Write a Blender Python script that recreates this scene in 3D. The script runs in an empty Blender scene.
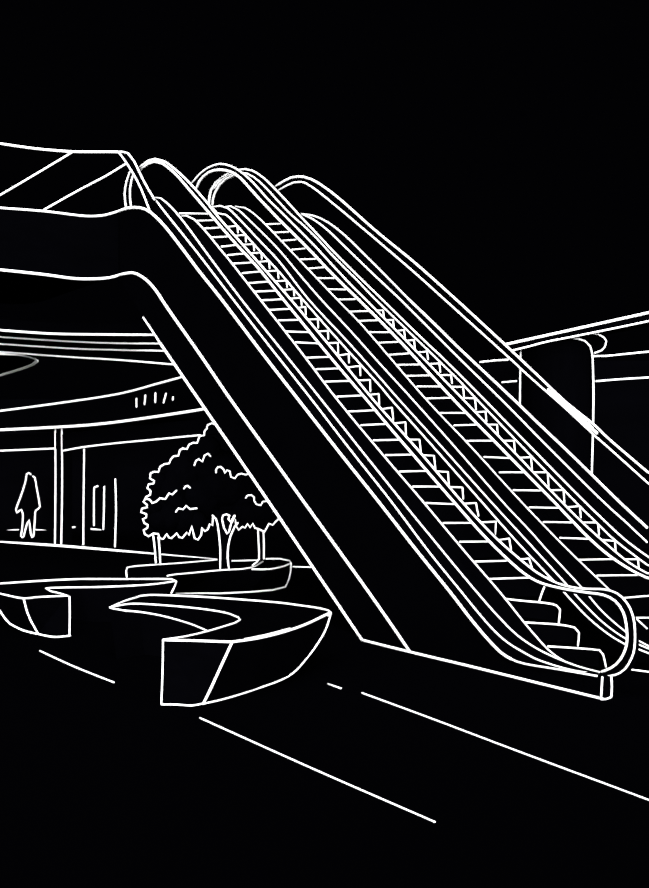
import bpy, bmesh, math
from mathutils import Vector
from mathutils.geometry import tessellate_polygon

# ------------------------------------------------------------------ camera, world, light
SC = bpy.context.scene
F = 1295.0; H = 2.5; CX = 324.5; HY = 444.0; TH = math.radians(28.4)
cam = bpy.data.cameras.new('camera'); camo = bpy.data.objects.new('camera', cam)
SC.collection.objects.link(camo); SC.camera = camo
camo.location = (0, 0, H); camo.rotation_euler = (math.pi/2, 0, 0)
cam.sensor_fit = 'VERTICAL'; cam.sensor_height = 24.0; cam.lens = 24.0*F/888.0
cam.clip_end = 500
w = bpy.data.worlds.new('night'); SC.world = w; w.use_nodes = True
w.node_tree.nodes['Background'].inputs[0].default_value = (0.0006, 0.0006, 0.0010, 1)
w.node_tree.nodes['Background'].inputs[1].default_value = 1.0
def sun(name, rx, rz, e, ang):
    l = bpy.data.lights.new(name, 'SUN'); l.energy = e; l.angle = math.radians(ang)
    o = bpy.data.objects.new(name, l); SC.collection.objects.link(o)
    o.rotation_euler = (math.radians(rx), 0, math.radians(rz)); o.location = (0, -5, 12)
sun('fill_front', 87, 0, 5.0, 8)  # added directional fill lamps, no source in the place, to whiten the edge lines
sun('fill_front_soft', 74, 0, 3.5, 45)
sun('fill_left', 76, -50, 3.0, 40)
sun('fill_right', 76, 50, 3.0, 40)
sun('fill_high', 38, 0, 6.5, 50)
SC.view_settings.view_transform = 'Standard'; SC.view_settings.look = 'None'
SC.view_settings.exposure = 0.0; SC.view_settings.gamma = 1.0
SC.view_settings.use_curve_mapping = False

# ------------------------------------------------------------------ materials
def mat(name, col, rough=1.0, alpha=1.0, noise=0.0):
    m = bpy.data.materials.new(name); m.use_nodes = True
    nt = m.node_tree; b = nt.nodes['Principled BSDF']
    b.inputs['Base Color'].default_value = (*col, 1); b.inputs['Roughness'].default_value = rough
    b.inputs['Specular IOR Level'].default_value = 0.0
    b.inputs['Alpha'].default_value = alpha
    if noise:
        t = nt.nodes.new('ShaderNodeTexNoise'); t.inputs['Scale'].default_value = 9
        r = nt.nodes.new('ShaderNodeMix'); r.data_type = 'RGBA'
        r.inputs[6].default_value = (*[c*(1-noise) for c in col], 1)
        r.inputs[7].default_value = (*[min(1, c*(1+noise)) for c in col], 1)
        nt.links.new(t.outputs['Fac'], r.inputs[0]); nt.links.new(r.outputs[2], b.inputs['Base Color'])
    return m
M_INK = mat('matt_black_coat', (0.0003, 0.0003, 0.0005), noise=0.3)
M_LINE = mat('white_line_paint', (0.93, 0.93, 0.93), noise=0.02)
M_GLASS = mat('clear_glass', (0.0, 0.0, 0.0), rough=0.1, alpha=0.03)

# ------------------------------------------------------------------ the survey of the place
FW = Vector((-math.sin(TH), math.cos(TH), 0)); RT = Vector((math.cos(TH), math.sin(TH), 0)); UP = Vector((0, 0, 1))
CAM = Vector((0, 0, H))
_t = H*F/(700-HY); BASE = Vector(((605-CX)/F*_t, _t, 0))        # near bottom corner of the escalators
def ray(x, y): return Vector(((x-CX)/F, 1.0, (HY-y)/F))
def hit(x, y, n, p): d = ray(x, y); return CAM + d*((p-CAM).dot(n)/d.dot(n))
def U(u): return lambda x, y: hit(x, y, RT, BASE+RT*u)             # vertical plane along the escalators
def UF(u):
    def f(x, y):
        p = U(u)(x, y); return p if p.z > .012 else Z(.012)(x, y)
    return f
def S(s): return lambda x, y: hit(x, y, FW, BASE+FW*s)             # vertical plane across the escalators
def Z(z): return lambda x, y: hit(x, y, UP, Vector((0, 0, z)))     # level plane
def D(d): return lambda x, y: hit(x, y, Vector((0, 1, 0)), Vector((0, d, 0)))
def px(p): q = p-CAM; return (CX+F*q.x/q.y, HY-F*q.z/q.y)
def suz(s, u, z): return BASE+FW*s+RT*u+UP*z
def sz(p): q = p-BASE; return (q.dot(FW), p.z)

def smooth(P, step=5.0):
    if len(P) < 3: return [tuple(p) for p in P]
    Q = [P[0]]+list(P)+[P[-1]]; out = []
    for i in range(1, len(Q)-2):
        a, b, c, d = Q[i-1], Q[i], Q[i+1], Q[i+2]
        n = max(1, int(math.dist(b, c)/step))
        for k in range(n):
            t = k/n
            out.append(tuple(0.5*(2*b[j]+(c[j]-a[j])*t+(2*a[j]-5*b[j]+4*c[j]-d[j])*t*t+(3*b[j]-a[j]-3*c[j]+d[j])*t**3) for j in range(2)))
    out.append(tuple(P[-1])); return out
def sm3(P):
    a = smooth([(p[0], p[1]) for p in P], 5); b = smooth([(p[0], p[2]) for p in P], 5)
    n = len(a); out = []                       # z follows the run of the curve
    for q in a:
        best = min(range(len(P)-1), key=lambda i: abs(math.dist(q, P[i][:2])+math.dist(q, P[i+1][:2])-math.dist(P[i][:2], P[i+1][:2])))
        u, v = P[best], P[best+1]; t = math.dist(q, u[:2])/max(1e-6, math.dist(q, u[:2])+math.dist(q, v[:2]))
        out.append((q[0], q[1], u[2]+(v[2]-u[2])*t))
    return out

class MB:
    """collects the solid (black or glass) and the drawn white edges of ONE part"""
    def __init__(s): s.bm = bmesh.new(); s.mi = 0
    def face(s, vs, mi):
        try: f = s.bm.faces.new(vs); f.material_index = mi; return f
        except ValueError: return None
    def tube(s, P, R, sides=6):
        n = len(P)
        if n < 2: return
        rings = []; up = None
        for i in range(n):
            t = (P[min(i+1, n-1)]-P[max(i-1, 0)])
            if t.length < 1e-9: t = Vector((0, 0, 1))
            t.normalize()
            if up is None:
                up = t.orthogonal().normalized()
            else:
                up = (up-t*up.dot(t))
                up = up.normalized() if up.length > 1e-6 else t.orthogonal().normalized()
            b = t.cross(up)
            rings.append([s.bm.verts.new(P[i]+(up*math.cos(a)+b*math.sin(a))*R[i]) for a in [2*math.pi*k/sides for k in range(sides)]])
        for i in range(n-1):
            for k in range(sides):
                f = s.face((rings[i][k], rings[i][(k+1) % sides], rings[i+1][(k+1) % sides], rings[i+1][k]), 1)
                if f: f.smooth = True
        for e, c, r, sg in ((0, P[0], R[0], -1), (n-1, P[-1], R[-1], 1)):      # rounded ends
            t = (P[1]-P[0]) if e == 0 else (P[-1]-P[-2])
            t = t.normalized() if t.length > 1e-9 else Vector((0, 0, 1))
            tip = s.bm.verts.new(c+t*sg*r*0.8)
            for k in range(sides): s.face((rings[e][k], rings[e][(k+1) % sides], tip), 1)
    def line3(s, P, wd=2.2):
        R = [LW*wd*0.5*max(1.0, (p-CAM).y)/F for p in P]; s.tube(P, R)
    def line(s, pts, proj, wd=2.2, sm=True):
        if sm: s.line3([proj(*p) for p in smooth(pts)], wd)
        else:
            for a, b in zip(pts, pts[1:]): s.line3([proj(*a), proj(*b)], wd)
        return s
    def panel3(s, P, off, mi=0):
        """flat outline given thickness by the vector off"""
        T = tessellate_polygon([[Vector((*px(p), 0)) for p in P]])
        a = [s.bm.verts.new(p) for p in P]; b = [s.bm.verts.new(p+off) for p in P]
        for t in T: s.face([a[i] for i in t], mi); s.face([b[i] for i in reversed(t)], mi)
        n = len(P)
        for i in range(n): s.face((a[i], a[(i+1) % n], b[(i+1) % n], b[i]), mi)
        return s
    def ribbon3(s, A, B, off, mi=0):
        n = len(A)
        q = [[s.bm.verts.new(p) for p in L] for L in (A, B, [p+off for p in A], [p+off for p in B])]
        for i in range(n-1):
            s.face((q[0][i], q[0][i+1], q[1][i+1], q[1][i]), mi); s.face((q[2][i], q[3][i], q[3][i+1], q[2][i+1]), mi)
            s.face((q[0][i], q[2][i], q[2][i+1], q[0][i+1]), mi); s.face((q[1][i], q[1][i+1], q[3][i+1], q[3][i]), mi)
        for i in (0, n-1): s.face((q[0][i], q[1][i], q[3][i], q[2][i]), mi)
        return s
    def loft(s, T, B, mi=0):
        """solid between a top outline and a matching bottom outline"""
        n = len(T); a = [s.bm.verts.new(p) for p in T]; b = [s.bm.verts.new(p) for p in B]
        for t in tessellate_polygon([[Vector((p.x, p.y, 0)) for p in T]]):
            s.face([a[i] for i in t], mi); s.face([b[i] for i in reversed(t)], mi)
        for i in range(n): s.face((a[i], a[(i+1) % n], b[(i+1) % n], b[i]), mi)
        return s
    def box(s, c, ax, ay, az, mi=0):
        v = [s.bm.verts.new(c+ax*i+ay*j+az*k) for k in (-.5, .5) for j in (-.5, .5) for i in (-.5, .5)]
        for f in ((0,1,3,2),(4,6,7,5),(0,4,5,1),(2,3,7,6),(0,2,6,4),(1,5,7,3)): s.face([v[i] for i in f], mi)
        return s
    def ball(s, c, r, sub=2, sc=(1, 1, 1), bump=0.0, mi=0):
        g = bmesh.ops.create_icosphere(s.bm, subdivisions=sub, radius=1.0)
        for v in g['verts']:
            k = 1+bump*math.sin(v.co.x*9+c.x*5)*math.sin(v.co.y*8+c.z*3)*math.cos(v.co.z*9)
            v.co = c+Vector((v.co.x*sc[0], v.co.y*sc[1], v.co.z*sc[2]))*r*k
        for v in g['verts']:
            for f in v.link_faces: f.material_index = mi
        return s
    def build(s, name, parent=None, solid=None):
        bmesh.ops.recalc_face_normals(s.bm, faces=s.bm.faces)
        if parent is not None: org = Vector(parent['_o'])
        else:
            vs = [v.co for v in s.bm.verts]
            org = Vector(((min(v.x for v in vs)+max(v.x for v in vs))/2, (min(v.y for v in vs)+max(v.y for v in vs))/2, min(v.z for v in vs)))
        for v in s.bm.verts: v.co -= org
        me = bpy.data.meshes.new(name); s.bm.to_mesh(me); s.bm.free()
        me.materials.append(solid or M_INK); me.materials.append(M_LINE)
        o = bpy.data.objects.new(name, me); SC.collection.objects.link(o)
        if parent is not None:
            root = parent
            o.parent = root; o['_o'] = tuple(org)
        else: o.location = org; o['_o'] = tuple(org)
        return o
LW = 0.87
def tag(o, label, cat=None, group=None, kind=None):
    o['label'] = label
    if cat: o['category'] = cat
    if group: o['group'] = group
    if kind: o['kind'] = kind
    return o
def thing(name, loc, label, cat, group=None, kind=None):
    e = bpy.data.objects.new(name, None); SC.collection.objects.link(e); e.location = loc
    e.empty_display_size = 0.3; e['_o'] = tuple(loc); return tag(e, label, cat, group, kind)

# ================================================================== THE SETTING
XF = 118.6                                          # where the slab edge turns into the escalator side
L1 = [(-14,206.5),(0,208),(44,211.4),(75,215.2),(90,216.4),(105,215.2),(XF,211.2),(128.8,208),(140.7,208),(150.8,212.6),(164.7,226.2),(181.6,247.8),(200.1,272.5),(221.6,299.5),
      (261.6,352.4),(298.5,400),(340,453.2),(377.2,500),(416.2,550),(450,592),(468.8,616.5),(485.8,637),(501,652.7),(511.2,659),(524.7,663.8),(559.8,669.6),(597,676)]
BL = [(-14,268.8),(0,270),(44,274.7),(70,278.3),(88,279.2),(108.5,278),(XF,275.2),(132,272.8),(142.4,277.0),(154,288.0),(169.5,311),(200,354.5),(231,400),(280,468.5),(302.5,500),(370,594),(410,652)]
floor = MB()
fl = [Z(0)(-900, 560), Z(0)(1500, 560), Z(0)(1500, 560)]
floor.box(Vector((0, 30, -0.1)), Vector((90, 0, 0)), Vector((0, 80, 0)), Vector((0, 0, 0.2)))
for a in ([(40,651),(75,667),(114,682.5)], [(200,718),(318,771),(435,822)], [(328,684),(341,688.5)], [(362,693),(430,718),(520,752),(614,787),(665,806)], [(293,567),(311.5,567.5)]):
    floor.line(a, Z(0.004), 2.2)
tag(floor.build('floor'), 'flat black plaza floor with a few thin white joint lines', 'floor', kind='structure')

# upper floor slab running off to the left from the head of the escalators
sT = sz(U(0)(XF, 211.2))[0]
slab = MB(); PS = S(sT)
top = smooth([p for p in L1 if p[0] <= XF]); bot = smooth([p for p in BL if p[0] <= XF])
slab.panel3([PS(*p) for p in top]+[PS(*p) for p in reversed(bot)], FW*5.0)
slab.line3([PS(*p)-FW*.01 for p in top], 2.6); slab.line3([PS(*p)-FW*.01 for p in bot], 3.2)
tag(slab.build('upper_floor_slab'), 'thick black edge of the upper floor running left from the escalator head', 'floor', kind='structure')

# stepped soffit under the slab
PF = [[(-14,329),(0,330.3),(51,333.8),(100,334.6),(154,335)], [(-14,336),(0,337),(51,340.4),(101.7,342.9),(159,343.8)], [(-14,343),(0,344),(68,348.4),(110,349.8),(164,351)], [(-14,351.3),(0,352),(68,357),(120,360.2),(176,364.9)]]
cei = MB()
for i, (p, s0) in enumerate(zip(PF, (15.2, 16.2, 17.2, 18.6))):
    q = [S(s0)(*a) for a in smooth(p, 12)]
    cei.ribbon3(q, [v+UP*0.22 for v in q], FW*0.9); cei.line3([v-FW*.015 for v in q], 2.1 if i else 2.8)
tag(cei.build('ceiling'), 'stepped soffit in dark bands below the upper floor, at left', 'ceiling', kind='structure')
cl = MB(); ov = [(-14,353.4),(0,353.8),(22,355),(34,358.2),(37,361),(33,364.2),(22,368.4),(0,375),(-14,378.5)]
o3 = [Z(4.5)(*p) for p in smooth(ov)]
cl.panel3(o3, UP*0.03); cl.line(ov[:6], Z(4.485), 3.0); cl.line(ov[4:], Z(4.485), 4.0)
tag(cl.build('ceiling_panel'), 'pointed oval ceiling panel under the upper floor, at the left edge', 'ceiling panel')

# shopfront at the back left
A0 = Z(0)(0, 542.2); A1 = Z(0)(152, 554); WD = (A1-A0).normalized(); WN = Vector((-WD.y, WD.x, 0))
def W(off=0.0): return lambda x, y: hit(x, y, WN, A0+WN*off)
G1 = [(-14,413),(0,411),(60,403),(118,394),(160,383),(184,376.5),(206,370)]
G2 = [(-14,431),(0,430),(60,427),(100,424),(150,417.5),(205,409),(232,404.5)]
G3 = [(-14,451.5),(0,450.8),(54,448.5)]; G3b = [(63,450.8),(84,447),(118,443),(150,440),(200,435.2)]
m = MB(); m.ribbon3([W(-.5)(*p) for p in smooth(G1, 20)][:9], [W(-.5)(*p) for p in smooth(G2, 20)][:9], WN*3.0)
m.line(G1, W(-.53), 2.4); m.line(G2, W(-.53), 3.2)
for a, b in (((136.5,398.5),(136.5,407)), ((145.5,395),(144.5,404.5)), ((155.5,393),(155.3,402.5)), ((166,393.5),(163.5,403)), ((173,397),(172.8,400))): m.line([a, b], W(-.53), 2.1)
tag(m.build('shop_canopy'), 'curved black canopy over the shopfront with five small strokes on it', 'canopy', kind='structure')
m = MB(); g = smooth(G3+G3b+[(232,432)], 20)
m.ribbon3([W(.02)(x, y-16) for x, y in g], [W(.02)(*p) for p in g], WN*.25); m.line(G3, W(0), 2.1); m.line(G3b, W(0), 2.1)
tag(m.build('trim_1'), 'lintel band above the shop windows at left', 'trim', kind='structure')
m = MB(); m.box((A0+A1)/2+WD*1.0+WN*.2+UP*.04, WD*16, WN*.35, UP*.08)
m.line([(-14,541.2),(0,542.3),(51,545.2),(100,549.2),(152,554),(217,560)], W(0), 3.0); m.line([(100,550.4),(150,555.6),(196,560)], W(-.02), 1.6)
tag(m.build('baseboard_front'), 'thick white-edged sill along the foot of the shopfront', 'sill', kind='structure')
m = MB(); D37 = D(37.6); m.box(Vector((-7.5, 37.85, 1.9)), Vector((16, 0, 0)), Vector((0, .3, 0)), Vector((0, 0, 3.8)))
for a, b in (((7.5,530.8),(18.5,530)), ((36,530),(46.5,530.8)), ((70.5,527.8),(75,527)), ((91,529),(101,530))): m.line([a, b], D37, 2.0)
tag(m.build('wall_back'), 'dark rear wall inside the shop with broken white skirting line', 'wall', kind='structure')
m = MB(); q = [W(.05)(*p) for p in ((55,428),(62.5,428),(62.5,546),(55,546))]; m.panel3(q, WN*.3)
m.line([(55.3,428),(55.6,480),(55,545)], W(.03), 2.1); m.line([(61.8,428),(62.2,480),(61.3,546)], W(.03), 2.1)
tag(m.build('shop_pillar'), 'slim square pillar of the shopfront right of the standing person', 'pillar', kind='structure')
d1 = MB(); q = [W(.1)(*p) for p in ((84,447),(115,443.5),(115,549),(84,547))]
d1.panel3(q, WN*.03, 2 if 0 else 0)
d1.line([(84.2,449),(83.6,500),(83.4,547)], W(.08), 2.0); d1.line([(115.3,479),(116,510),(115,547)], W(.08), 2.0)
d1.bm.faces.ensure_lookup_table()
dr = tag(d1.build('door_1', solid=M_GLASS), 'glass shop door between two thin white uprights', 'door', kind='structure')
m = MB(); q = [W(.03)(*p) for p in ((94.5,487),(104,486),(103.2,529),(94.5,528))]; m.panel3(q, WN*.05)
m.line([(98,486),(94.5,487.2),(94,505),(94,525.5)], W(.0), 2.0); m.line([(104.2,486.5),(104,505),(103.4,529.5)], W(.0), 2.0)
m.build('door_handle', dr)
m = MB(); q = [W(.1)(*p) for p in ((-14,451),(55,449),(55,545),(-14,541))]; m.panel3(q, WN*.02)
tag(m.build('window_1', solid=M_GLASS), 'clear shop window in front of the standing person', 'window', kind='structure')

# building behind at the right
m = MB(); DR = D(25)
ra = [(480,350),(505,344.6),(564.6,331.4),(605,322.4),(648,312.8),(690,303.5)]; rb = [(505,352.4),(512,350.6),(547.6,341.6),(574.8,336),(619,327.4),(648,321.3),(690,313)]
m.ribbon3([DR(x, y+1) for x, y in ((505,345),(512,343.2),(548,335.1),(575,329.2),(619,319.4),(648,313),(690,304))], [DR(*p) for p in rb], Vector((0, 2.5, 0)))
m.line([(505,344.6),(564.6,331.4),(605,322.4),(648,312.8),(690,303.5)], D(24.98), 3.0); m.line([(512,350.6),(530,346.2),(547.6,341.6),(574.8,336.3),(619,327.4),(648,321.3),(690,313)], D(24.98), 2.1)
tag(m.build('canopy_roof'), 'rising flat roof edge on the big column, at right', 'roof', kind='structure')
m = MB(); m.box(Vector((9.5, 31.2, 2.25)), Vector((16, 0, 0)), Vector((0, .4, 0)), Vector((0, 0, 4.5)))
for a in ([(480,362.2),(494,360.6),(508,359.8)], [(502,382.4),(516.5,381.2)], [(593.5,356.2),(606,356),(619,354.7),(648,351.8),(690,348)], [(596,381.3),(620,379.3),(648,377.6),(690,375)]):
    m.line(a, D(30.98), 2.1)
tag(m.build('wall_right'), 'far dark wall with two white band lines behind the column', 'wall', kind='structure')
co = thing('round_column', D(26)(557, 574), 'large round black column under the roof edge, behind the right handrail', 'column', kind='structure')
m = MB(); cxp = 557.0; rr = 34.0/F*26; c0 = Vector(((cxp-CX)/F*26, 26, 0)); NS = 40
prof = [(0, 1.0), (3.6, 1.0), (4.0, 1.0), (4.25, 1.0), (4.42, .97), (4.52, .9)]
rings = [[m.bm.verts.new(c0+Vector((math.cos(2*math.pi*k/NS)*rr*f, math.sin(2*math.pi*k/NS)*rr*f, z))) for k in range(NS)] for z, f in prof]
for a, b in zip(rings, rings[1:]):
    for k in range(NS): m.face((a[k], a[(k+1) % NS], b[(k+1) % NS], b[k]), 0)
m.face(rings[-1], 0); m.face(rings[0][::-1], 0)
m.line([(520.7,349.5),(520.3,370),(519.8,410)], D(25.9), 2.1)
m.line([(569.7,338.3),(578,338.8),(585,341),(590.2,346.5),(592,353),(592.8,366),(593.4,392),(593,425),(592.4,450),(591.6,476)], D(25.6), 2.2)
m.build('shaft', co)
m = MB(); m.line([(583,334.6),(592,333.4),(598.5,334.4),(604,337.6),(606.2,341),(605,346.5),(601.6,350.4),(594.5,353)], D(25.5), 2.1)
m.ball(Vector(((592-CX)/F*26.3, 26.3, 4.6)), .2, 2, (1, 1, .6)); m.build('capital', co)

# ================================================================== ESCALATORS
H1o = [(139.4,167.6),(147.7,161.0),(155,158.9),(164.4,161.4),(175.5,169.6),(191,184.5),(208.7,204.6),(217,215.6),(254,257.5),(289.4,298),(331,347.5),(373.5,400),(418,450),(460,499.5),(481.6,523.4),(500,541.8),(521.6,560.6),(537,572.6),(552.4,581),
       (563.7,585.2),(579.6,588.4),(594,589),(605.5,589.6),(617.4,593.6),(627.4,603.7),(633.3,617.7),(635,635.5),(633.3,653.4),(625.4,668.5),(615.4,674.9),(603.5,676.8)]
H1i = [(141,169.5),(148,163.8),(155,161.6),(162.5,163.6),(175.5,174),(190,190.5),(205,208),(233.9,241.6),(258.6,268.5),(283.2,299.2),(327.8,354),(366.8,400),(397,436),(451,498.6),(483,534.7),(507.8,559.4),(526.3,575),(541.7,583.2),
       (563.7,588.8),(585.6,592.4),(603.5,595),(615.4,601.2),(623.4,612.7),(626.8,629.6),(626.4,645.5),(620.4,659.4),(611.5,667.6),(601.5,671.7)]
H1o = H1o[:]; NEWEL_O = [sz(U(.15)(*p)) for p in smooth(H1o)]; NEWEL_I = [sz(U(.15)(*p)) for p in smooth(H1i)]
def newel_tail(P, u, prof):
    """carry a handrail on past the picture edge down to a newel like the nearest one"""
    s1, z1 = sz(P[-1]); k = max(i for i, (s, z) in enumerate(prof) if z >= z1 and s > .5)
    ds = s1-prof[k][0]; return P+[suz(s+ds, u, z) for s, z in prof[k+1:]]
def handrail(parent, name, o, i, u, wo=2.0, wi=2.0, tail=True, extra=None, zone=None):
    m = MB(); P = [U(u)(*p) for p in smooth(o)]; Q = [U(u)(*p) for p in smooth(i)]
    if tail: P = newel_tail(P, u, NEWEL_O); Q = newel_tail(Q, u, NEWEL_I)
    m.panel3([p+RT*.012 for p in P]+[p+RT*.012 for p in reversed(Q)], RT*.04-UP*.045)
    m.line3(P, wo); m.line3(Q, wi)
    for e in (extra or []): m.line(e[0], U(u), e[1])
    return m.build(name, parent), Q

e1 = thing('escalator', BASE, 'nearest escalator with bare black side cladding and full newel loop', 'escalator', 'twin escalators')
# ---- cladding
m = MB(); c_top = smooth([p for p in L1 if p[0] >= XF]); c_bot = smooth([p for p in BL if p[0] >= XF])
m.panel3([U(.02)(*p) for p in c_top]+[U(.02)(602, 699)]+[U(.02)(*p) for p in reversed(c_bot)], RT*.06)
m.line3([U(0)(*p) for p in smooth([p for p in L1 if XF <= p[0] <= 512])], 3.2)
m.line([(501,652.7),(511.2,659),(524.7,663.8),(559.8,669.6),(597,676)], U(0), 2.3)
m.line3([UF(0)(*p) for p in c_bot], 3.3)
m.line([(362,640),(410,652),(470,666.3),(540,683.5),(603,699)], Z(.012), 3.1)
m.build('side_cladding', e1)
m = MB(); AL = [(143.2,317.5),(160,343),(200,401.5),(260,489),(310,563),(362,640)]
m.panel3([U(.05)(*p) for p in [(118.6,277),(132,274.5),(142.4,279),(154,290),(169.5,312),(200,354.5),(231,400),(280,468.5),(302.5,500),(370,594),(410,652)]+AL[::-1]], RT*.5)
m.line([(143.2,317.5),(152,330.5),(160,343)], U(.03), 2.2); m.line(AL[1:], UF(.03), 3.2); m.build('truss_base', e1)
m = MB(); m.panel3([suz(s, .12, z) for s, z in ((2.2, .02), (3.6, .0), (12.6, 5.3), (12.6, 6.3), (2.8, .45), (2.2, .15))], RT*1.4); m.build('truss', e1)
m = MB(); m.panel3([suz(.02, .0, .02), suz(.02, .09, .02), suz(.02, .09, .22), suz(.02, 0, .22)], FW*.3)
m.line([(602.3,677),(601.6,688),(601,699)], S(0), 2.2); m.line([(611.3,677),(611.8,687),(611.3,697)], S(0), 2.2); m.line([(601,699.2),(606,699.2),(611.3,697)], S(0), 2.2); m.build('end_box', e1)
# ---- left deck, skirt
L2 = [(155,199.5),(170.8,219.5),(189.3,242.6),(203.2,260.3),(233,299.3),(272,349.5),(311.9,400),(350,449.4),(390,500),(427.5,550),(459.8,590),(479,613.7),(494.2,630.7),(507.8,642.7),(524.7,653),(540,660.6),(569.7,669.6),(599.5,674.4)]
L3 = [(155,197.8),(161,198.4),(168,204),(178.5,215.4),(192.4,233.5),(206.3,252.6),(241.5,299.6),(282,350.5),(321.6,400),(361.5,450.5),(401,500),(417.6,520.5),(434.3,540.8),(451,561.2),(474.7,589.6),(496,614),(516.3,634.4),(536,648),(555.8,657.8),(579.6,666.8),(599.5,672)]
S1 = [(181,216.6),(186.5,215.8),(194,219.4),(206.3,232.2),(220,249),(230.8,262),(260.5,300),(299.5,350),(337.5,400),(379.5,450.8),(421.6,500),(463,549.5),(498,590),(523,621),(536.5,637),(549,650.5),(565,661.5),(585,668.5)]
def rs(P, n):
    q = smooth(P, 2.0); L = [0]
    for a, b in zip(q, q[1:]): L.append(L[-1]+math.dist(a, b))
    out = []; j = 0
    for k in range(n):
        t = L[-1]*k/(n-1)
        while j < len(L)-2 and L[j+1] < t: j += 1
        f = (t-L[j])/max(1e-9, L[j+1]-L[j]); out.append((q[j][0]+(q[j+1][0]-q[j][0])*f, q[j][1]+(q[j+1][1]-q[j][1])*f))
    return out
def ribbon(m, A, ua, B, ub, n=60, off=None, sink=.012):
    m.ribbon3([U(ua)(*p)-UP*sink for p in rs(A, n)], [U(ub)(*p)-UP*sink for p in rs(B, n)], off or UP*-.05)
L1e = [p for p in L1 if p[0] >= 150]
m = MB(); ribbon(m, L1e, .02, L2, .12); ribbon(m, L2, .12, L3, .22); m.line(L2, U(.12), 2.0); m.line(L3, U(.22), 2.0); m.build('deck_cover', e1)
m = MB(); ribbon(m, L3[4:], .22, S1[2:], .4); m.line(S1, U(.4), 2.0); m.build('skirt_panel', e1)
# ---- left handrail with its newel loop and glass
hr, Q = handrail(e1, 'handrail', H1o, H1i, .15, 2.3, 2.9, tail=False,
     extra=[([(139,168.5),(133.6,165.4+3),(129.6,172.5),(126.5,181.4),(124.6,194.4),(126,207.3)], 2.1), ([(134.5,171.5),(131.5,180),(130,189),(130,198),(131,206.4)], 2.1)])
m = MB(); qq = [p+RT*.02 for p in [U(.15)(*p) for p in smooth(H1i)]]
m.panel3(qq+[U(.17)(*p) for p in reversed(smooth(L3[2:]))]+[U(.17)(131,207)], RT*.012); m.build('glass_panel', e1, M_GLASS)
# ---- steps
T1 = [((179.5,213.4),(208.7,213.9),None),((197,220.8),(212,220.5),None),((204.7,228.5),(220,227.7),None),((212,237.4),(226,236.8),None),((221.6,246.7),(233,245.5),None),((227.7,255.2),(240.8,254),None),
      ((233.5,263.6),(247.8,262.9),None),((242.4,273.2),(256,272),None),((248.5,283.2),(264.7,282),None),((255,291.7),(271.6,291),None),((261.6,300.4),(280,299.5),None),
      ((269.3,310),(289.4,309),(305.4,307)),((278.6,320.4),(297,320),(317.8,319.3)),((286.2,331.5),(309.3,332.4),(327.8,330.8)),((295.4,342.3),(317,343.6),(337.8,342.8)),((306.2,357.8),(329.3,357),(348.6,354)),
      ((316,369.3),(338.6,368.6),(360,366)),((325,381.7),(348.6,381),(370,380)),((337,396.7),(363,395.5),(378.8,394)),((347.8,411.6),(372.5,410.5),(392,407.7)),((361,425.2),(387.7,424),(405.5,422.3)),((373.5,440.4),(400,439.8),(419.5,439.6)),
      ((385.4,455.2),(413,454.7),(434,455.8)),((399.3,471.6),(427.8,471),(448,472)),((412.4,486.6),(440,486.7),(462.5,487.5)),((425.5,503),(454.7,504.3),(476,503)),((443.2,523),(471.6,523),(496,521.6)),((459.6,541.8),(488.5,541.6),(509.2,538.5)),
      ((474.6,561.6),(504.7,560.9),(529,558.5)),((489.3,579),(526.3,577.8),None)]
ZL = [(212.5,208),(217.7,213.4),(226,214.8),(238.5,227.2),(261.6,253),(280,273),(303,300),(341,343),(380,386),(391.6,400),(436,450),(480,500),(518,543),(554.4,581.7),(562,590),(586,615.7),(607.5,633.6),(625.4,644.4),(635,648),(652,654.6)]
def xat(P, y):
    q = smooth(P, 2)
    for a, b in zip(q, q[1:]):
        if min(a[1], b[1]) <= y <= max(a[1], b[1]) and a[1] != b[1]: return a[0]+(b[0]-a[0])*(y-a[1])/(b[1]-a[1])
    return q[-1][0]
def step(parent, L, Mp, C, C2, ul, ur, wd=2.0, tooth=True):
    m = MB(); a = U(ul)(*L); c = U(ur)(*C); s = FW*.34
    z = UP*-.2
    for v in (a, c): pass
    q = [a+UP*-.015+FW*.01, c+UP*-.015+FW*.01]
    vs = [m.bm.verts.new(p) for p in (q[0], q[1], q[1]+s, q[0]+s, q[0]+z, q[1]+z, q[1]+s+z, q[0]+s+z)]
    for f in ((0,1,2,3),(4,7,6,5),(0,4,5,1),(1,5,6,2),(2,6,7,3),(3,7,4,0)): m.face([vs[i] for i in f], 0)
    # nosing line: left end, the bend where it passes the handrail, right end
    d0, d1 = sz(a), sz(c); k = (Mp[0]-L[0])/(C[0]-L[0]); um = ul+(ur-ul)*k
    mid = hit(*Mp, (a-c).cross(UP), a)
    m.line3([a, mid, c], wd)
    if tooth and C2: m.line3([c, U(ur)(*C2)], wd*.95)
    return m.build('step', parent)
tw = {407.7:(393.3,420),422.3:(406,437),439.6:(421,453),455.8:(435.5,469.3),472:(448.8,484.5),487.5:(463.3,499),503:(478.5,516),521.6:(495.2,534.5),538.5:(511,549.5),558.5:(533,571)}
for i, (a, b, c) in enumerate(T1):
    if c is None and a[1] < 310:
        y = a[1]-2.5; c = (xat(ZL, y), y) if i > 1 else (b[0]+3, b[1])
    if i == len(T1)-1: c = (548, 577.6)
    if c[1] in tw: c2 = tw[c[1]]
    elif 1 < i < len(T1)-1:
        n = T1[i+1]; c2 = (c[0]+.5, c[1]+.78*(n[0][1]-a[1]))
    else: c2 = None
    if c is not None: step(e1, a, b, c, c2, .4, 1.2, 1.9)
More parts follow.
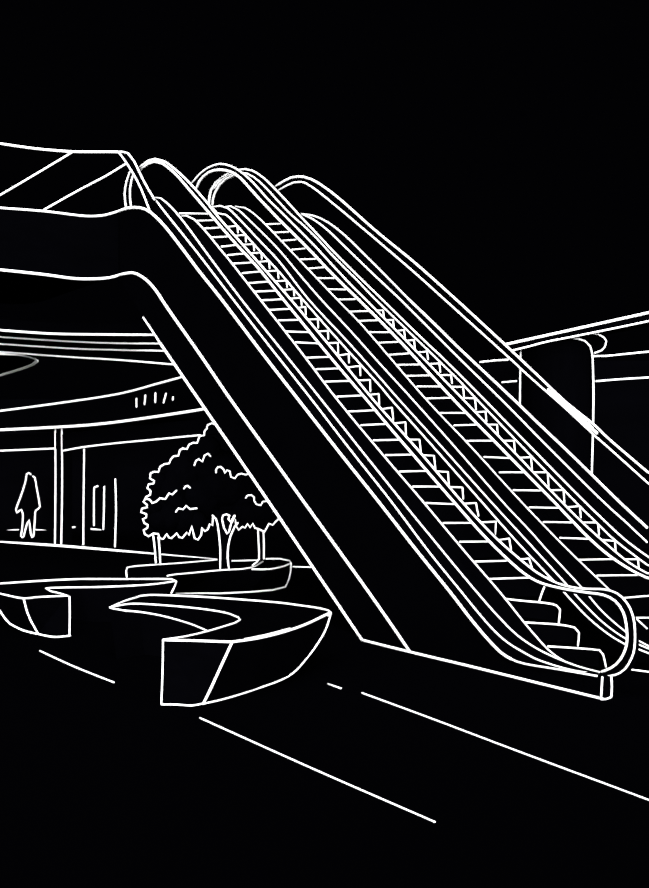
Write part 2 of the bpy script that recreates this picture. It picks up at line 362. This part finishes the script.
# the three broad treads at the foot
for L, pts in (((504.4,598.5), [(504.4,598.7),(520,600.6),(545,603),(556.5,605.5),(560,609.7),(558.6,623.5)]), ((523,622.2), [(523,622.4),(545,623.6),(560,624.8),(574.5,627.6),(578.9,632.6),(577.8,646.5)]), ((547.8,646), [(547.8,646.4),(565,647.4),(590,649.2),(599.5,650.2),(603.2,654.8),(605.9,667)])):
    m = MB(); a = U(.4)(*pts[0]); K = pts[4]
    fr = Vector(a); c = U(1.0)(*K)
    prj = lambda x, y, a=a, c=c: hit(x, y, (c-a).cross(UP), a)
    q = [a+FW*.015-UP*.02, prj(*pts[3])+FW*.015-UP*.02]; s = FW*.34; z = UP*-.16
    vs = [m.bm.verts.new(p) for p in (q[0], q[1], q[1]+s, q[0]+s, q[0]+z, q[1]+z, q[1]+s+z, q[0]+s+z)]
    for f in ((0,1,2,3),(4,7,6,5),(0,4,5,1),(1,5,6,2),(2,6,7,3),(3,7,4,0)): m.face([vs[i] for i in f], 0)
    m.line(pts, prj, 2.1)
    if L[0] < 510: m.line([(544.5,586.5),(541.5,594),(539,602)], prj, 2.0)
    m.build('step', e1)
m = MB(); m.box(suz(-.05, .8, .0), RT*.8, FW*.7, UP*.03); m.build('landing_plate', e1)
# ---- right-hand deck of the near escalator
D1 = [(212.3,207.2),(220,205.9),(227.7,208.2),(238.5,218.3),(261.6,243),(280,262.6),(309,300),(347,341),(380,378),(399.3,400),(444.5,450),(489.3,500),(526,540),(566.7,584.7),(573.7,593),(593.6,613.9),(609.5,627.8),(625.4,638.6),(635,643),(652,650)]
D2 = [(226,206.8),(231,206.4),(239,210.6),(261.6,232.2),(280,251.2),(300,275.2),(321.6,300),(350,330.5),(380,364),(413,400),(457.5,450),(501,500),(530,531),(549,552.4),(582,588),(599.5,608.7),(613,621.5),(625.4,631.6),(635.3,638.8),(652,648)]
m = MB(); ribbon(m, ZL, 1.22, D1, 1.38); m.line(ZL, U(1.22), 1.9); m.line(D1, U(1.38), 1.9); m.build('deck_cover', e1)
m = MB(); ribbon(m, D1, 1.40, D2, 1.62); m.line(D2, U(1.62), 1.9); m.build('centre_deck', e1)
A2o = [(191.5,183.8),(199.5,174.2),(208.7,167.4),(220,163.9),(231,166.2),(240,171.3),(252,181.5),(268.6,200),(280,211),(290,221),(313,244.2),(334.4,267.3),(353,287),(366.2,300),(406,340.6),(463.5,400),(512,450),(560.6,500.8),(584.4,524.4),(610.6,547.6),(629,562.6),(647,573.2)]
A2i = [(195.8,189.6),(199.8,180.8),(208.7,172.4),(220,169.9),(231,172),(240,177.7),(251,189.6),(260,199.6),(280,220.4),(290,230.3),(308,248.3),(328,269.4),(343,284.6),(359.4,300.4),(400,341.4),(454,400),(503,450),(552.6,500.4),(587.5,536.6),(610.6,556.6),(632.2,570.6),(647,577.8)]
_, Qa = handrail(e1, 'handrail', A2o, A2i, 1.47, 2.0, 3.0)
m = MB(); low = [U(1.49)(*p) for p in smooth(D1)]
m.panel3([p+RT*.02 for p in Qa]+[p for p in reversed(low)], RT*.012); m.build('glass_panel', e1, M_GLASS)

# ---- far escalator
e2 = thing('escalator', BASE+RT*1.7, 'farther escalator whose right handrail runs out of the picture', 'escalator', 'twin escalators')
S2 = [(235.4,206.6),(244.7,208),(254,214),(267.8,227),(300,260.8),(337,299.5),(360,323),(380,346),(426.5,400),(472,448),(519.5,500),(560,542),(585,566.5),(609,589.6),(622,604.5),(633,615.7),(647,628.6)]
m = MB(); ribbon(m, D2, 1.64, S2, 2.0); m.line(S2, U(2.0), 1.9); m.build('skirt_panel', e2)
A3o = [(239,169.8),(245,169.2),(252,170.6),(264.4,178.6),(285.5,200),(294.6,210),(301,217),(317.7,234.6),(333,251),(355,273),(382.2,299.6),(421,337.5),(440,355.4),(460,375),(484.7,400),(534,450.5),(583,500),(618.3,533.8),(635,547.5),(647,556)]
A3i = [(240.7,173),(247,173.6),(254,177.3),(265,187),(277,200),(290,213.7),(304,226),(317.7,239.4),(330,253),(344.5,268),(357.7,281),(376,300),(421,343.6),(440,362),(460,381.5),(476,398.6),(524,448.6),(573.5,500),(596.8,523),(615.3,540.6),(640,559.6),(647,564.7)]
_, Qb = handrail(e2, 'handrail', A3o, A3i, 1.78, 2.0, 2.0,
     extra=[([(240,170.6),(231,173),(225.4,175.5),(216,182.3),(211,190),(209.4,197),(208.7,205.5)], 2.8), ([(243,174),(234,175.5),(226,179.2),(219.8,184.6),(214.8,193),(213,199),(212.4,205)], 2.4), ([(240,172),(230,175.2),(220,181),(214,189)], 2.2)])
T2 = [((266.3,224.3),(280,223.9)),((274,232.7),(288.6,232)),((282.4,240.8),(295.8,239.8)),((291.7,249.8),(304.7,248.6)),((299.5,259.6),(315.4,259)),((308.6,268.6),(325.5,267.3)),((317,278.3),(334,278.3)),((327.8,289.3),(345.5,289.7)),((337.3,299.6),(355,299.4)),
      ((350,311.8),(367.8,311)),((358.4,321),(375.5,320.5)),((369,332.2),(389.3,332.4)),((377.5,342.9),(397,342)),((387.7,355),(407.8,353.6)),((397.8,364.9),(416.2,364.7)),((406,376),(429.3,375.5)),((417,386.5),(437,386.6)),((426,398.6),(451,397.8)),
      ((440.5,413),(463.9,413)),((453.9,425.5),(477,424.7)),((467,440.8),(492.4,440.8)),((484,457),(510,458.2)),((499.3,472.4),(524.7,472.4)),((513.2,490.2),(538.6,490.6)),((529.3,507.4),(558.6,508)),((543.2,522),(571,522.5)),((559.8,537.8),(589,539)),
      ((578.3,559.8),(606.8,559.3)),((596.8,575.6),(633.7,575.2))]
C2Y = {311.8:(383,310.4),321:(393,320),332.2:(404,330),342.9:(414,340),355:(427,351.6),364.9:(439.3,363.5),376:(451,375),386.5:(463,387),413:(485.5,411.6),425.5:(497,424.7),440.8:(514,440.8),457:(531,457.3),472.4:(547.6,472.4),490.2:(563.5,490),507.4:(579.8,506.2),522:(598,522.6),537.8:(615,541),559.8:(638,559.3)}
for i, (a, b) in enumerate(T2):
    c = C2Y.get(a[1]) or (xat(A3i, a[1]-1), a[1]-1)
    if a[1] == 398.6: c = (475, 398.4)
    if a[1] == 575.6: c = (652, 575)
    n = T2[i+1] if i+1 < len(T2) else None
    t = n and a[1] > 285 and (c[0]+1.0, c[1]+.8*(n[0][1]-a[1]))
    if a[1] < 305: # the upper treads only reach the handrail in the picture
        c2 = (b[0], b[1]); step(e2, a, ((a[0]+b[0])/2, (a[1]+b[1])/2), c2, None, 2.0, 2.35, 1.9)
        continue
    step(e2, a, b, c, t, 2.0, 2.8, 1.9)
for pts in ([(622.5,598),(635,597),(652,595.6)], [(633,617.8),(652,617.7)]):
    m = MB(); a = U(2.0)(*pts[0]); m.box(a+RT*.45+FW*.24-UP*.1, RT*.7, FW*.34, UP*.16); m.line([(p[0], p[1]) for p in pts], lambda x, y, a=a: hit(x, y, FW, a), 1.9); m.build('step', e2)
m = MB(); m.panel3([suz(s, 1.75, z) for s, z in ((.9, .02), (3.6, .0), (12.6, 5.3), (12.6, 6.2), (2.2, .4), (.9, .1))], RT*1.4); m.build('truss', e2)
m = MB(); m.line([(625,669),(636,670.2),(660,673.4)], Z(.055), 2.0); m.box(suz(.0, 2.35, .025), RT*1.0, FW*1.3, UP*.05); m.build('landing_plate', e2)
E2 = [(303,214.8),(312.4,219),(326.2,229),(341.6,243.6),(360,261.5),(380,280.6),(401,300.4),(440,339.3),(460,359.3),(501.6,400),(551,450),(601.4,500),(625,521.5),(647,542.2)]
E3 = [(301.6,214.2),(309.3,215),(320,218.2),(334,226.6),(349.3,239.6),(366.3,256.4),(380,270),(409.3,300),(440,329.6),(460,349.3),(514,400),(540,425.2),(574,457.5),(616.8,499.5),(647,527.7)]
m = MB(); ribbon(m, E2, 3.02, E3, 3.2, n=40); m.line(E2, U(3.02), 2.0); m.line(E3[:8], U(3.2), 2.2); m.line(E3[7:], U(3.2), 3.0); m.build('deck_cover', e2)
H3o = [(276,186.2),(284.7,180.7),(291,177.7),(298.3,176.6),(311.9,179.6),(335.6,195.6),(376.3,231.3),(415,263),(455,298.6),(503,342.8),(542,379.6),(566,402.2),(594,424.8),(610,440),(647,471.6)]
H3i = [(279,190.2),(286,186),(294,182.6),(301.7,182),(312,187),(335.6,205.6),(376.3,239.8),(415,273),(444.6,299.6),(507.8,356.6),(525,372.6),(540,386),(565,408),(594,435),(610,449),(647,482.3)]
_, Qc = handrail(e2, 'handrail', H3o, H3i, 3.1, 2.6, 2.2, extra=[([(548,389.4),(554,394.8),(560,400)], 3.4),([(555,395.8),(566,405.2),(580,417.6),(592,428.8)], 5.4),([(590,427),(597,433.2)], 3.6)])
m = MB(); m.panel3([p+RT*.02 for p in Qc]+[U(3.12)(*p) for p in reversed(smooth(E2))], RT*.012); m.build('glass_panel', e2, M_GLASS)
m = MB(); m.panel3([p+RT*.02 for p in Qb]+[U(1.8)(*p) for p in reversed(smooth(D2))], RT*.012); m.build('glass_panel', e2, M_GLASS)

# ---- glass parapet on the upper floor
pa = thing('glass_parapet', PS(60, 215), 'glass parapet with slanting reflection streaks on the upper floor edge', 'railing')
m = MB(); rail = [(-14,141.5),(14,145.8),(40,149.2),(72,151.7),(95,152),(118,152)]
r3 = [PS(*p) for p in smooth(rail)]; m.line3(r3, 2.8)
m.ribbon3([p+FW*.01 for p in r3], [p+FW*.01-UP*.04 for p in r3], FW*.05); m.build('top_rail', pa)
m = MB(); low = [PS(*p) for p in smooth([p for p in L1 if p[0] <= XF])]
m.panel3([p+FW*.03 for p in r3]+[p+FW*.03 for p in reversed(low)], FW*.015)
m.line([(-14,203),(3,193.4),(36,174),(72,152.4)], S(sT+.0), 2.1); m.line([(44,209.8),(80,189.6),(105,176.5),(125.5,164)], S(sT+.0), 2.1); m.build('glass_pane', pa, M_GLASS)  # glass reflections drawn in as slanting white strokes
m = MB(); pl = [(118,152),(120.5,154.5),(125.5,161.5),(134,175),(142,191),(149.4,210)]; pr = [(118,152),(122,151.8),(128,153.3),(134,161.2),(144,181.6),(154.5,199.6)]
P = [U(0)(*p) for p in smooth(pl)]; Q = [U(0)(*p) for p in smooth(pr)]
m.panel3([p+RT*.012 for p in P]+[p+RT*.012 for p in reversed(Q)], RT*.03); m.line3(P, 2.2); m.line3(Q, 2.2); m.build('end_post', pa)

# ================================================================== BENCHES AND PLANTER
def body(m, top, zt, bottoms):
    T = [Z(zt)(*p) for p in top]; c = sum(T, Vector())/len(T); B = []
    for i, t in enumerate(T):
        b = bottoms.get(i)
        if b is None: v = t.lerp(c, .06); B.append(Vector((v.x, v.y, 0.005)))
        else: B.append(Z(b[2])(b[0], b[1]))
    m.loft([p-UP*.008 for p in T], B)
ZB = .60
m = MB()
tp = [(163,640),(232,642),(265,637.3),(300,627.3),(318,619),(330.4,612),(316,607.6),(272,602),(204,597),(150,595),(124,601.3),(110,607.5),(140,604),(180,607),(212,610),(236,616),(240,619.3),(232,623.3),(208,631.3),(180,637.6)]
body(m, tp, ZB, {0:(161.3,704.2,.01),1:(203.4,703.4,.01),2:(252,690,.02),3:(288,676,.07),4:(308,656,.22),5:(325,630,.45)})
m.line([(110,607.5),(124,601.3),(136,597.6),(150,595),(204,597),(272,602),(300,605.4),(318,608),(328,610.4),(330.8,612.4),(328,615.5)], Z(ZB), 2.1)
m.line([(110,607.5),(124,604.6),(140,603.8),(180,606.6),(212,610.3),(230,614),(238.5,617.6),(240,620),(235,622.8),(208,631),(185,636.4),(163,639.6)], Z(ZB), 2.0)
m.line([(110,608),(125,610.6),(140,612),(160,615.4),(180,620.6),(195,625.6),(207.4,631)], Z(ZB-.01), 2.0)
m.line([(163,640),(190,640.6),(232,642)], Z(ZB), 3.0)
m.line([(232,642),(265,636.8),(300,626.6),(330,612.8)], Z(ZB), 3.1); m.line([(245,639.4),(268,634.6),(290,628.6)], Z(ZB), 2.6)
m.line([(163,640),(162.6,670),(161.3,704.2)], lambda x, y: hit(x, y, Vector((0, 1, 0)), Z(0.01)(161.3, 704.2)-Vector((0,.02,0))), 2.1)
fp = lambda x, y: hit(x, y, Vector((0, 1, 0)), Z(0.01)(192, 705.4)-Vector((0,.04,0)))
m.line([(161.3,704.4),(177,704.6),(192,705.6),(203.4,703.4)], fp, 2.1)
m.line([(232,642.5),(222,664),(211,688),(203.4,703.4)], fp, 3.0)
bt = [(331,612.4,ZB),(324.4,632,.43),(308.3,656,.21),(288.3,676,.06),(252.2,690,.012),(225,698.4,.012),(203.4,703.4,.012)]
m.line3([Z(z)(x, y)-Vector((0, .02, 0)) for x, y, z in sm3(bt)], 2.1)
tag(m.build('curved_bench'), 'nearest boat-shaped curved bench with a square cut end', 'bench', 'curved plaza benches')
ZC = .5; m = MB()
tp = [(-40,588),(0,583.7),(78,579.3),(129,579),(174.6,579.8),(176,583),(149,585),(101.7,587),(45.8,588.8),(51,591.6),(66,595.2),(67.8,596),(23.7,598.3),(0,593)]
body(m, tp, ZC, {11:(69.5,635.6,.01),12:(38,633.6,.01),13:(10,623.7,.06),0:(-20,606,.3),4:(171,593.5,.1),5:(171,593.5,.1)})
m.line([(-20,585.6),(0,583.7),(40,581),(78,579.2),(129,579.2),(160,579),(172,579.4),(176.4,581.5),(175,586),(171.4,593)], Z(ZC), 2.1)
m.line([(174.6,581.4),(149,584.7),(101.7,587),(65,587.6),(45.8,588.4),(51,591.4),(60,593.4),(67,595.8)], Z(ZC), 2.0)
m.line([(-20,589),(0,593.6),(12,596.4),(23.7,598.4),(40,597),(67.8,595.8)], Z(ZC), 2.1)
fq = lambda x, y: hit(x, y, Vector((0, 1, 0)), Z(0.01)(54, 637.3)-Vector((0, .05, 0)))
m.line([(69.6,596.6),(69.8,615),(69.5,635.6)], fq, 2.1); m.line([(23.7,598.4),(26,608),(30,619),(38,633.4)], fq, 2.2)
m.line([(-14,594),(0,611),(5,618.6),(10,623.7),(23.7,630.6),(38,634),(54,637),(70.5,635.6)], fq, 2.1)
m.line([(71,613.6),(92,612.2),(112,610)], Z(.02), 2.1)
tag(m.build('curved_bench'), 'second curved bench at the left edge, its long arm reaching toward the planter', 'bench', 'curved plaza benches')
ZP = .4
pt = thing('planter', Z(0)(220, 590), 'long boat-shaped planter holding the trees, behind the benches', 'planter')
m = MB(); tp = [(126.6,568),(136,566),(184,562.7),(217,560),(258,559),(280,559),(291,562),(284,566.4),(269,569.4),(250,569),(221,570.4),(184,574.2),(167,576),(140,577.5),(128,577)]
body(m, tp, ZP, {6:(289,580,.06),7:(285.7,586.8,.01),8:(272.7,589.7,.01),9:(250,591.6,.01),10:(221,593,.01),11:(184,593.4,.01),12:(170,593.4,.01)})
for a in ([(126.8,577),(126.2,571),(127.5,567.6),(136,566.2),(184,562.8),(217,559.8)], [(232,561),(247,560.6),(258,560.2)], [(266,559),(280,558.8),(289.5,560.6),(291.2,563),(284,566.2),(269,569.2),(252,569.2)], [(167.3,575.9),(175,574.6),(184,573.8),(221,570.3),(243,569),(255,566.4),(262.7,561.6)]):
    m.line(a, Z(ZP), 2.0)
m.line3([Z(z)(x, y)-Vector((0, .16, -.01)) for x, y, z in ((291.2,563,ZP),(290.8,570,.24),(289.5,578,.1),(285.7,586.4,.012),(272.7,589.7,.012),(250,591.6,.012),(221,593,.012),(200,592.8,.012),(177,593,.012))], 2.1)
m.build('bowl', pt)

# ================================================================== TREES
def tc(*p): return [(110+x/2.704, 400+y/2.704) for x, y in p]
def tree(label, dep, trunkpoly, trunklines, blobs, outlines, inner, td=None):
    td = td or dep; DP = D(td); root = thing('tree', DP(*trunkpoly[0]), label, 'tree', 'trees in the planter')
    m = MB(); m.panel3([D(td+.02)(*p) for p in trunkpoly], Vector((0, .22, 0)))
    for l in trunklines: m.line(l, DP, 2.1)
    m.build('trunk', root)
    m = MB()
    for x, y, r, dd in blobs:
        R = r*dep/F; m.ball(D(dep+dd)(x, y), R, 3, (1, .8, 1), .06)
    for l in outlines: m.line(l, D(dep-.3), 2.1)
    for l in inner: m.line(l, D(dep-1.05), 2.0)
    m.build('crown', root)
TO = tc((284,66),(275,63),(264,68),(262,78),(256,84),(255,96),(244,97),(240,104),(236,116),(224,116),(214,121),(208,133),(196,131),(189,136),(185,151),(172,152),(165,160),(160,172),(148,173),(136,180),(131,195),(120,194),(110,198),(108,212),(120,219),(118,226),(105,228),(101,238),(110,246),(109,256),(98,262),(95,268))
tree('middle tree with the widest crown and a forked trunk, in the planter', 22.6, tc((283,300),(340,300),(330,352),(320,385),(318,420),(322,458),(297,458),(298,400),(291,335)),
     [tc((277,312),(287,322),(293,350),(298,400),(298,456)), tc((346,332),(336,345),(326,368),(320,395),(318,425),(322,458)), tc((303,322),(306,312),(315,309),(324,313)), tc((303,322),(308,345),(317,362),(322,356),(328,334),(338,313)), tc((323,313),(320,322),(326,330),(337,312))],
     [(184,474,20,.2),(208,468,24,.3),(172,488,17,.1),(200,496,26,.3),(225,480,30,.35),(209,448,12,.1),(228,505,18,.4),(160,482,9,0),(245,500,22,.4),(188,508,16,.3)],
     [TO], [tc((228,177),(233,164),(240,160),(250,167),(256,150),(265,145),(272,152)), tc((287,197),(287,188),(292,182),(300,181),(307,187),(311,198),(316,190),(324,192),(327,208),(338,212),(345,202),(355,199),(366,202),(380,198)), tc((200,240),(204,234),(210,232),(217,238))], 21.72)
tree('low tree at the left end of the planter with slim straight trunk', 22.2, tc((117,360),(131,360),(136,441),(124,441)), [tc((117,367),(121,400),(124,441)), tc((131,370),(134,400),(136,441))],
     [(158,520,10,0),(168,517,14,.1),(184,519,14,.2),(196,522,11,.2),(155,508,7,0),(176,505,11,.2)],
     [tc((97,266),(90,275),(100,283),(101,290),(86,294),(84,303),(99,309),(98,318),(89,322),(93,333),(103,338),(101,346),(91,352),(94,363),(105,369),(117,361),(130,362),(135,374),(144,376),(154,362),(159,372),(166,374),(181,360),(187,371),(196,373),(208,358),(213,366),(222,341),(226,362),(229,374),(238,378),(247,365),(249,345),(256,355),(265,350),(270,335),(277,340),(279,314)), tc((97,266),(108,270),(114,279),(125,275),(135,266),(150,268),(160,252),(168,256),(180,245))],
     [tc((178,303),(185,293),(198,296),(206,286),(216,295),(235,293))])
tree('small tree at the right end of the planter, partly behind the escalator', 22.3, tc((400,345),(415,345),(416,430),(403,430)), [tc((400,350),(402,390),(403,430),(397,438),(385,447)), tc((415,354),(416,390),(416,430))],
     [(250,514,12,.2),(262,512,13,.2),(270,508,11,.2),(240,512,9,.2)],
     [tc((338,322),(342,342),(348,352),(358,342),(365,346),(372,335),(379,345),(386,334),(392,346),(400,348),(408,352),(418,356),(424,346),(430,334),(440,338),(449,328),(458,320),(470,318))], [tc((367,265),(372,258),(382,257),(390,263),(390,272),(396,282),(408,285),(413,275),(428,273))])

# ================================================================== PERSON
def pc(*p): return [(x/2.95, 340+y/2.95) for x, y in p]
DPN = 34.4; sc = DPN/F
pr_ = thing('person', D(DPN)(27.5, 538), 'person in a long loose coat standing behind the shop window', 'person')
X0 = (27.5-CX)*sc; gz = H-(538-HY)*sc
J = {'pel':(0,0,.86,.13),'wst':(0,0,1.02,.12),'chs':(0,0,1.24,.13),'nk':(0,0,1.43,.05),'hd0':(0,-.01,1.52,.075),'hd1':(0,-.01,1.62,.075),
     'shl':(-.15,0,1.34,.05),'ell':(-.22,.02,1.08,.04),'wrl':(-.24,-.04,.86,.028),'shr':(.15,0,1.34,.05),'elr':(.21,.02,1.08,.04),'wrr':(.23,-.04,.86,.028),
     'hpl':(-.09,0,.80,.085),'knl':(-.11,-.01,.46,.055),'anl':(-.13,0,.08,.038),'tol':(-.14,-.14,.035,.03),'hpr':(.09,0,.80,.085),'knr':(.10,-.01,.46,.055),'anr':(.12,0,.08,.038),'tor':(.13,-.14,.035,.03)}
for sd, k in (('l', -1), ('r', 1)):
    for i, (a, b) in enumerate(((-.03, .15), (-.012, .18), (.006, .175), (.022, .14))): J['f%s%d' % (sd, i)] = (k*(.245), -.05+a, .86-b, .009)
    J['th'+sd] = (k*.225, -.10, .80, .010)
E_ = [('pel','wst'),('wst','chs'),('chs','nk'),('nk','hd0'),('hd0','hd1'),('chs','shl'),('shl','ell'),('ell','wrl'),('chs','shr'),('shr','elr'),('elr','wrr'),('pel','hpl'),('hpl','knl'),('knl','anl'),('anl','tol'),('pel','hpr'),('hpr','knr'),('knr','anr'),('anr','tor')]
for sd in 'lr': E_ += [('wr'+sd, 'f%s%d' % (sd, i)) for i in range(4)]+[('wr'+sd, 'th'+sd)]
names = list(J); me = bpy.data.meshes.new('skeleton')
me.from_pydata([J[n][:3] for n in names], [(names.index(a), names.index(b)) for a, b in E_], [])
ob = bpy.data.objects.new('body', me); SC.collection.objects.link(ob)
sk = ob.modifiers.new('skin', 'SKIN'); ob.modifiers.new('sub', 'SUBSURF').levels = 1
for i, n in enumerate(names): me.skin_vertices[0].data[i].radius = (J[n][3], J[n][3]); me.skin_vertices[0].data[i].use_root = (n == 'pel')
dg = bpy.context.evaluated_depsgraph_get(); dg.update(); bm_ = bpy.data.meshes.new_from_object(ob.evaluated_get(dg))
bpy.data.objects.remove(ob)
m = MB(); m.bm.from_mesh(bm_)
for v in m.bm.verts: v.co = Vector((X0+v.co.x, DPN+v.co.y, gz+v.co.z*.98))
for f in m.bm.faces: f.material_index = 0
for dx in (-.03, .03): m.ball(Vector((X0+dx, DPN-.085, gz+1.575)), .011, 1)
m.ball(Vector((X0, DPN-.095, gz+1.55)), .014, 1); m.ball(Vector((X0, DPN-.085, gz+1.515)), .016, 1, (1.2, .5, .4))
for dx in (-.08, .08): m.ball(Vector((X0+dx, DPN-.01, gz+1.56)), .02, 1, (.5, 1, 1.3))
m.line(pc((68,518),(67,535),(66,550),(62,578),(66,583),(70,580),(75,560),(80,542),(86,531),(88,545),(91,572),(95,583),(99,580),(101,560),(103,530),(104,507)), D(DPN-.16), 2.0)
m.build('body', pr_)
m = MB(); NS = 20; rings = []
for z, rx, ry in ((1.42,.06,.06),(1.36,.15,.09),(1.2,.19,.13),(1.0,.24,.15),(.80,.27,.16),(.62,.22,.15)):
    rings.append([m.bm.verts.new(Vector((X0+math.cos(2*math.pi*k/NS)*rx, DPN+math.sin(2*math.pi*k/NS)*ry, gz+z))) for k in range(NS)])
for a, b in zip(rings, rings[1:]):
    for k in range(NS): m.face((a[k], a[(k+1) % NS], b[(k+1) % NS], b[k]), 0)
m.line(pc((78,400),(76,414),(72,430),(66,448),(60,465),(53,483),(47,500),(50,510),(57,504),(63,500),(67,510),(68,520)), D(DPN-.17), 2.1)
m.line(pc((97,402),(103,406),(106,420),(108,435),(113,460),(116,478),(118,492),(112,499),(106,503),(104,510)), D(DPN-.17), 2.1); m.build('coat', pr_)
m = MB(); m.ball(Vector((X0, DPN+.02, gz+1.6)), .088, 2, (1, 1.05, .9)); m.line(pc((78,402),(79,396),(84,392),(90,395),(91,397)), D(DPN-.12), 2.1); m.build('hair', pr_)

for o in bpy.data.objects:
    if '_o' in o: del o['_o']
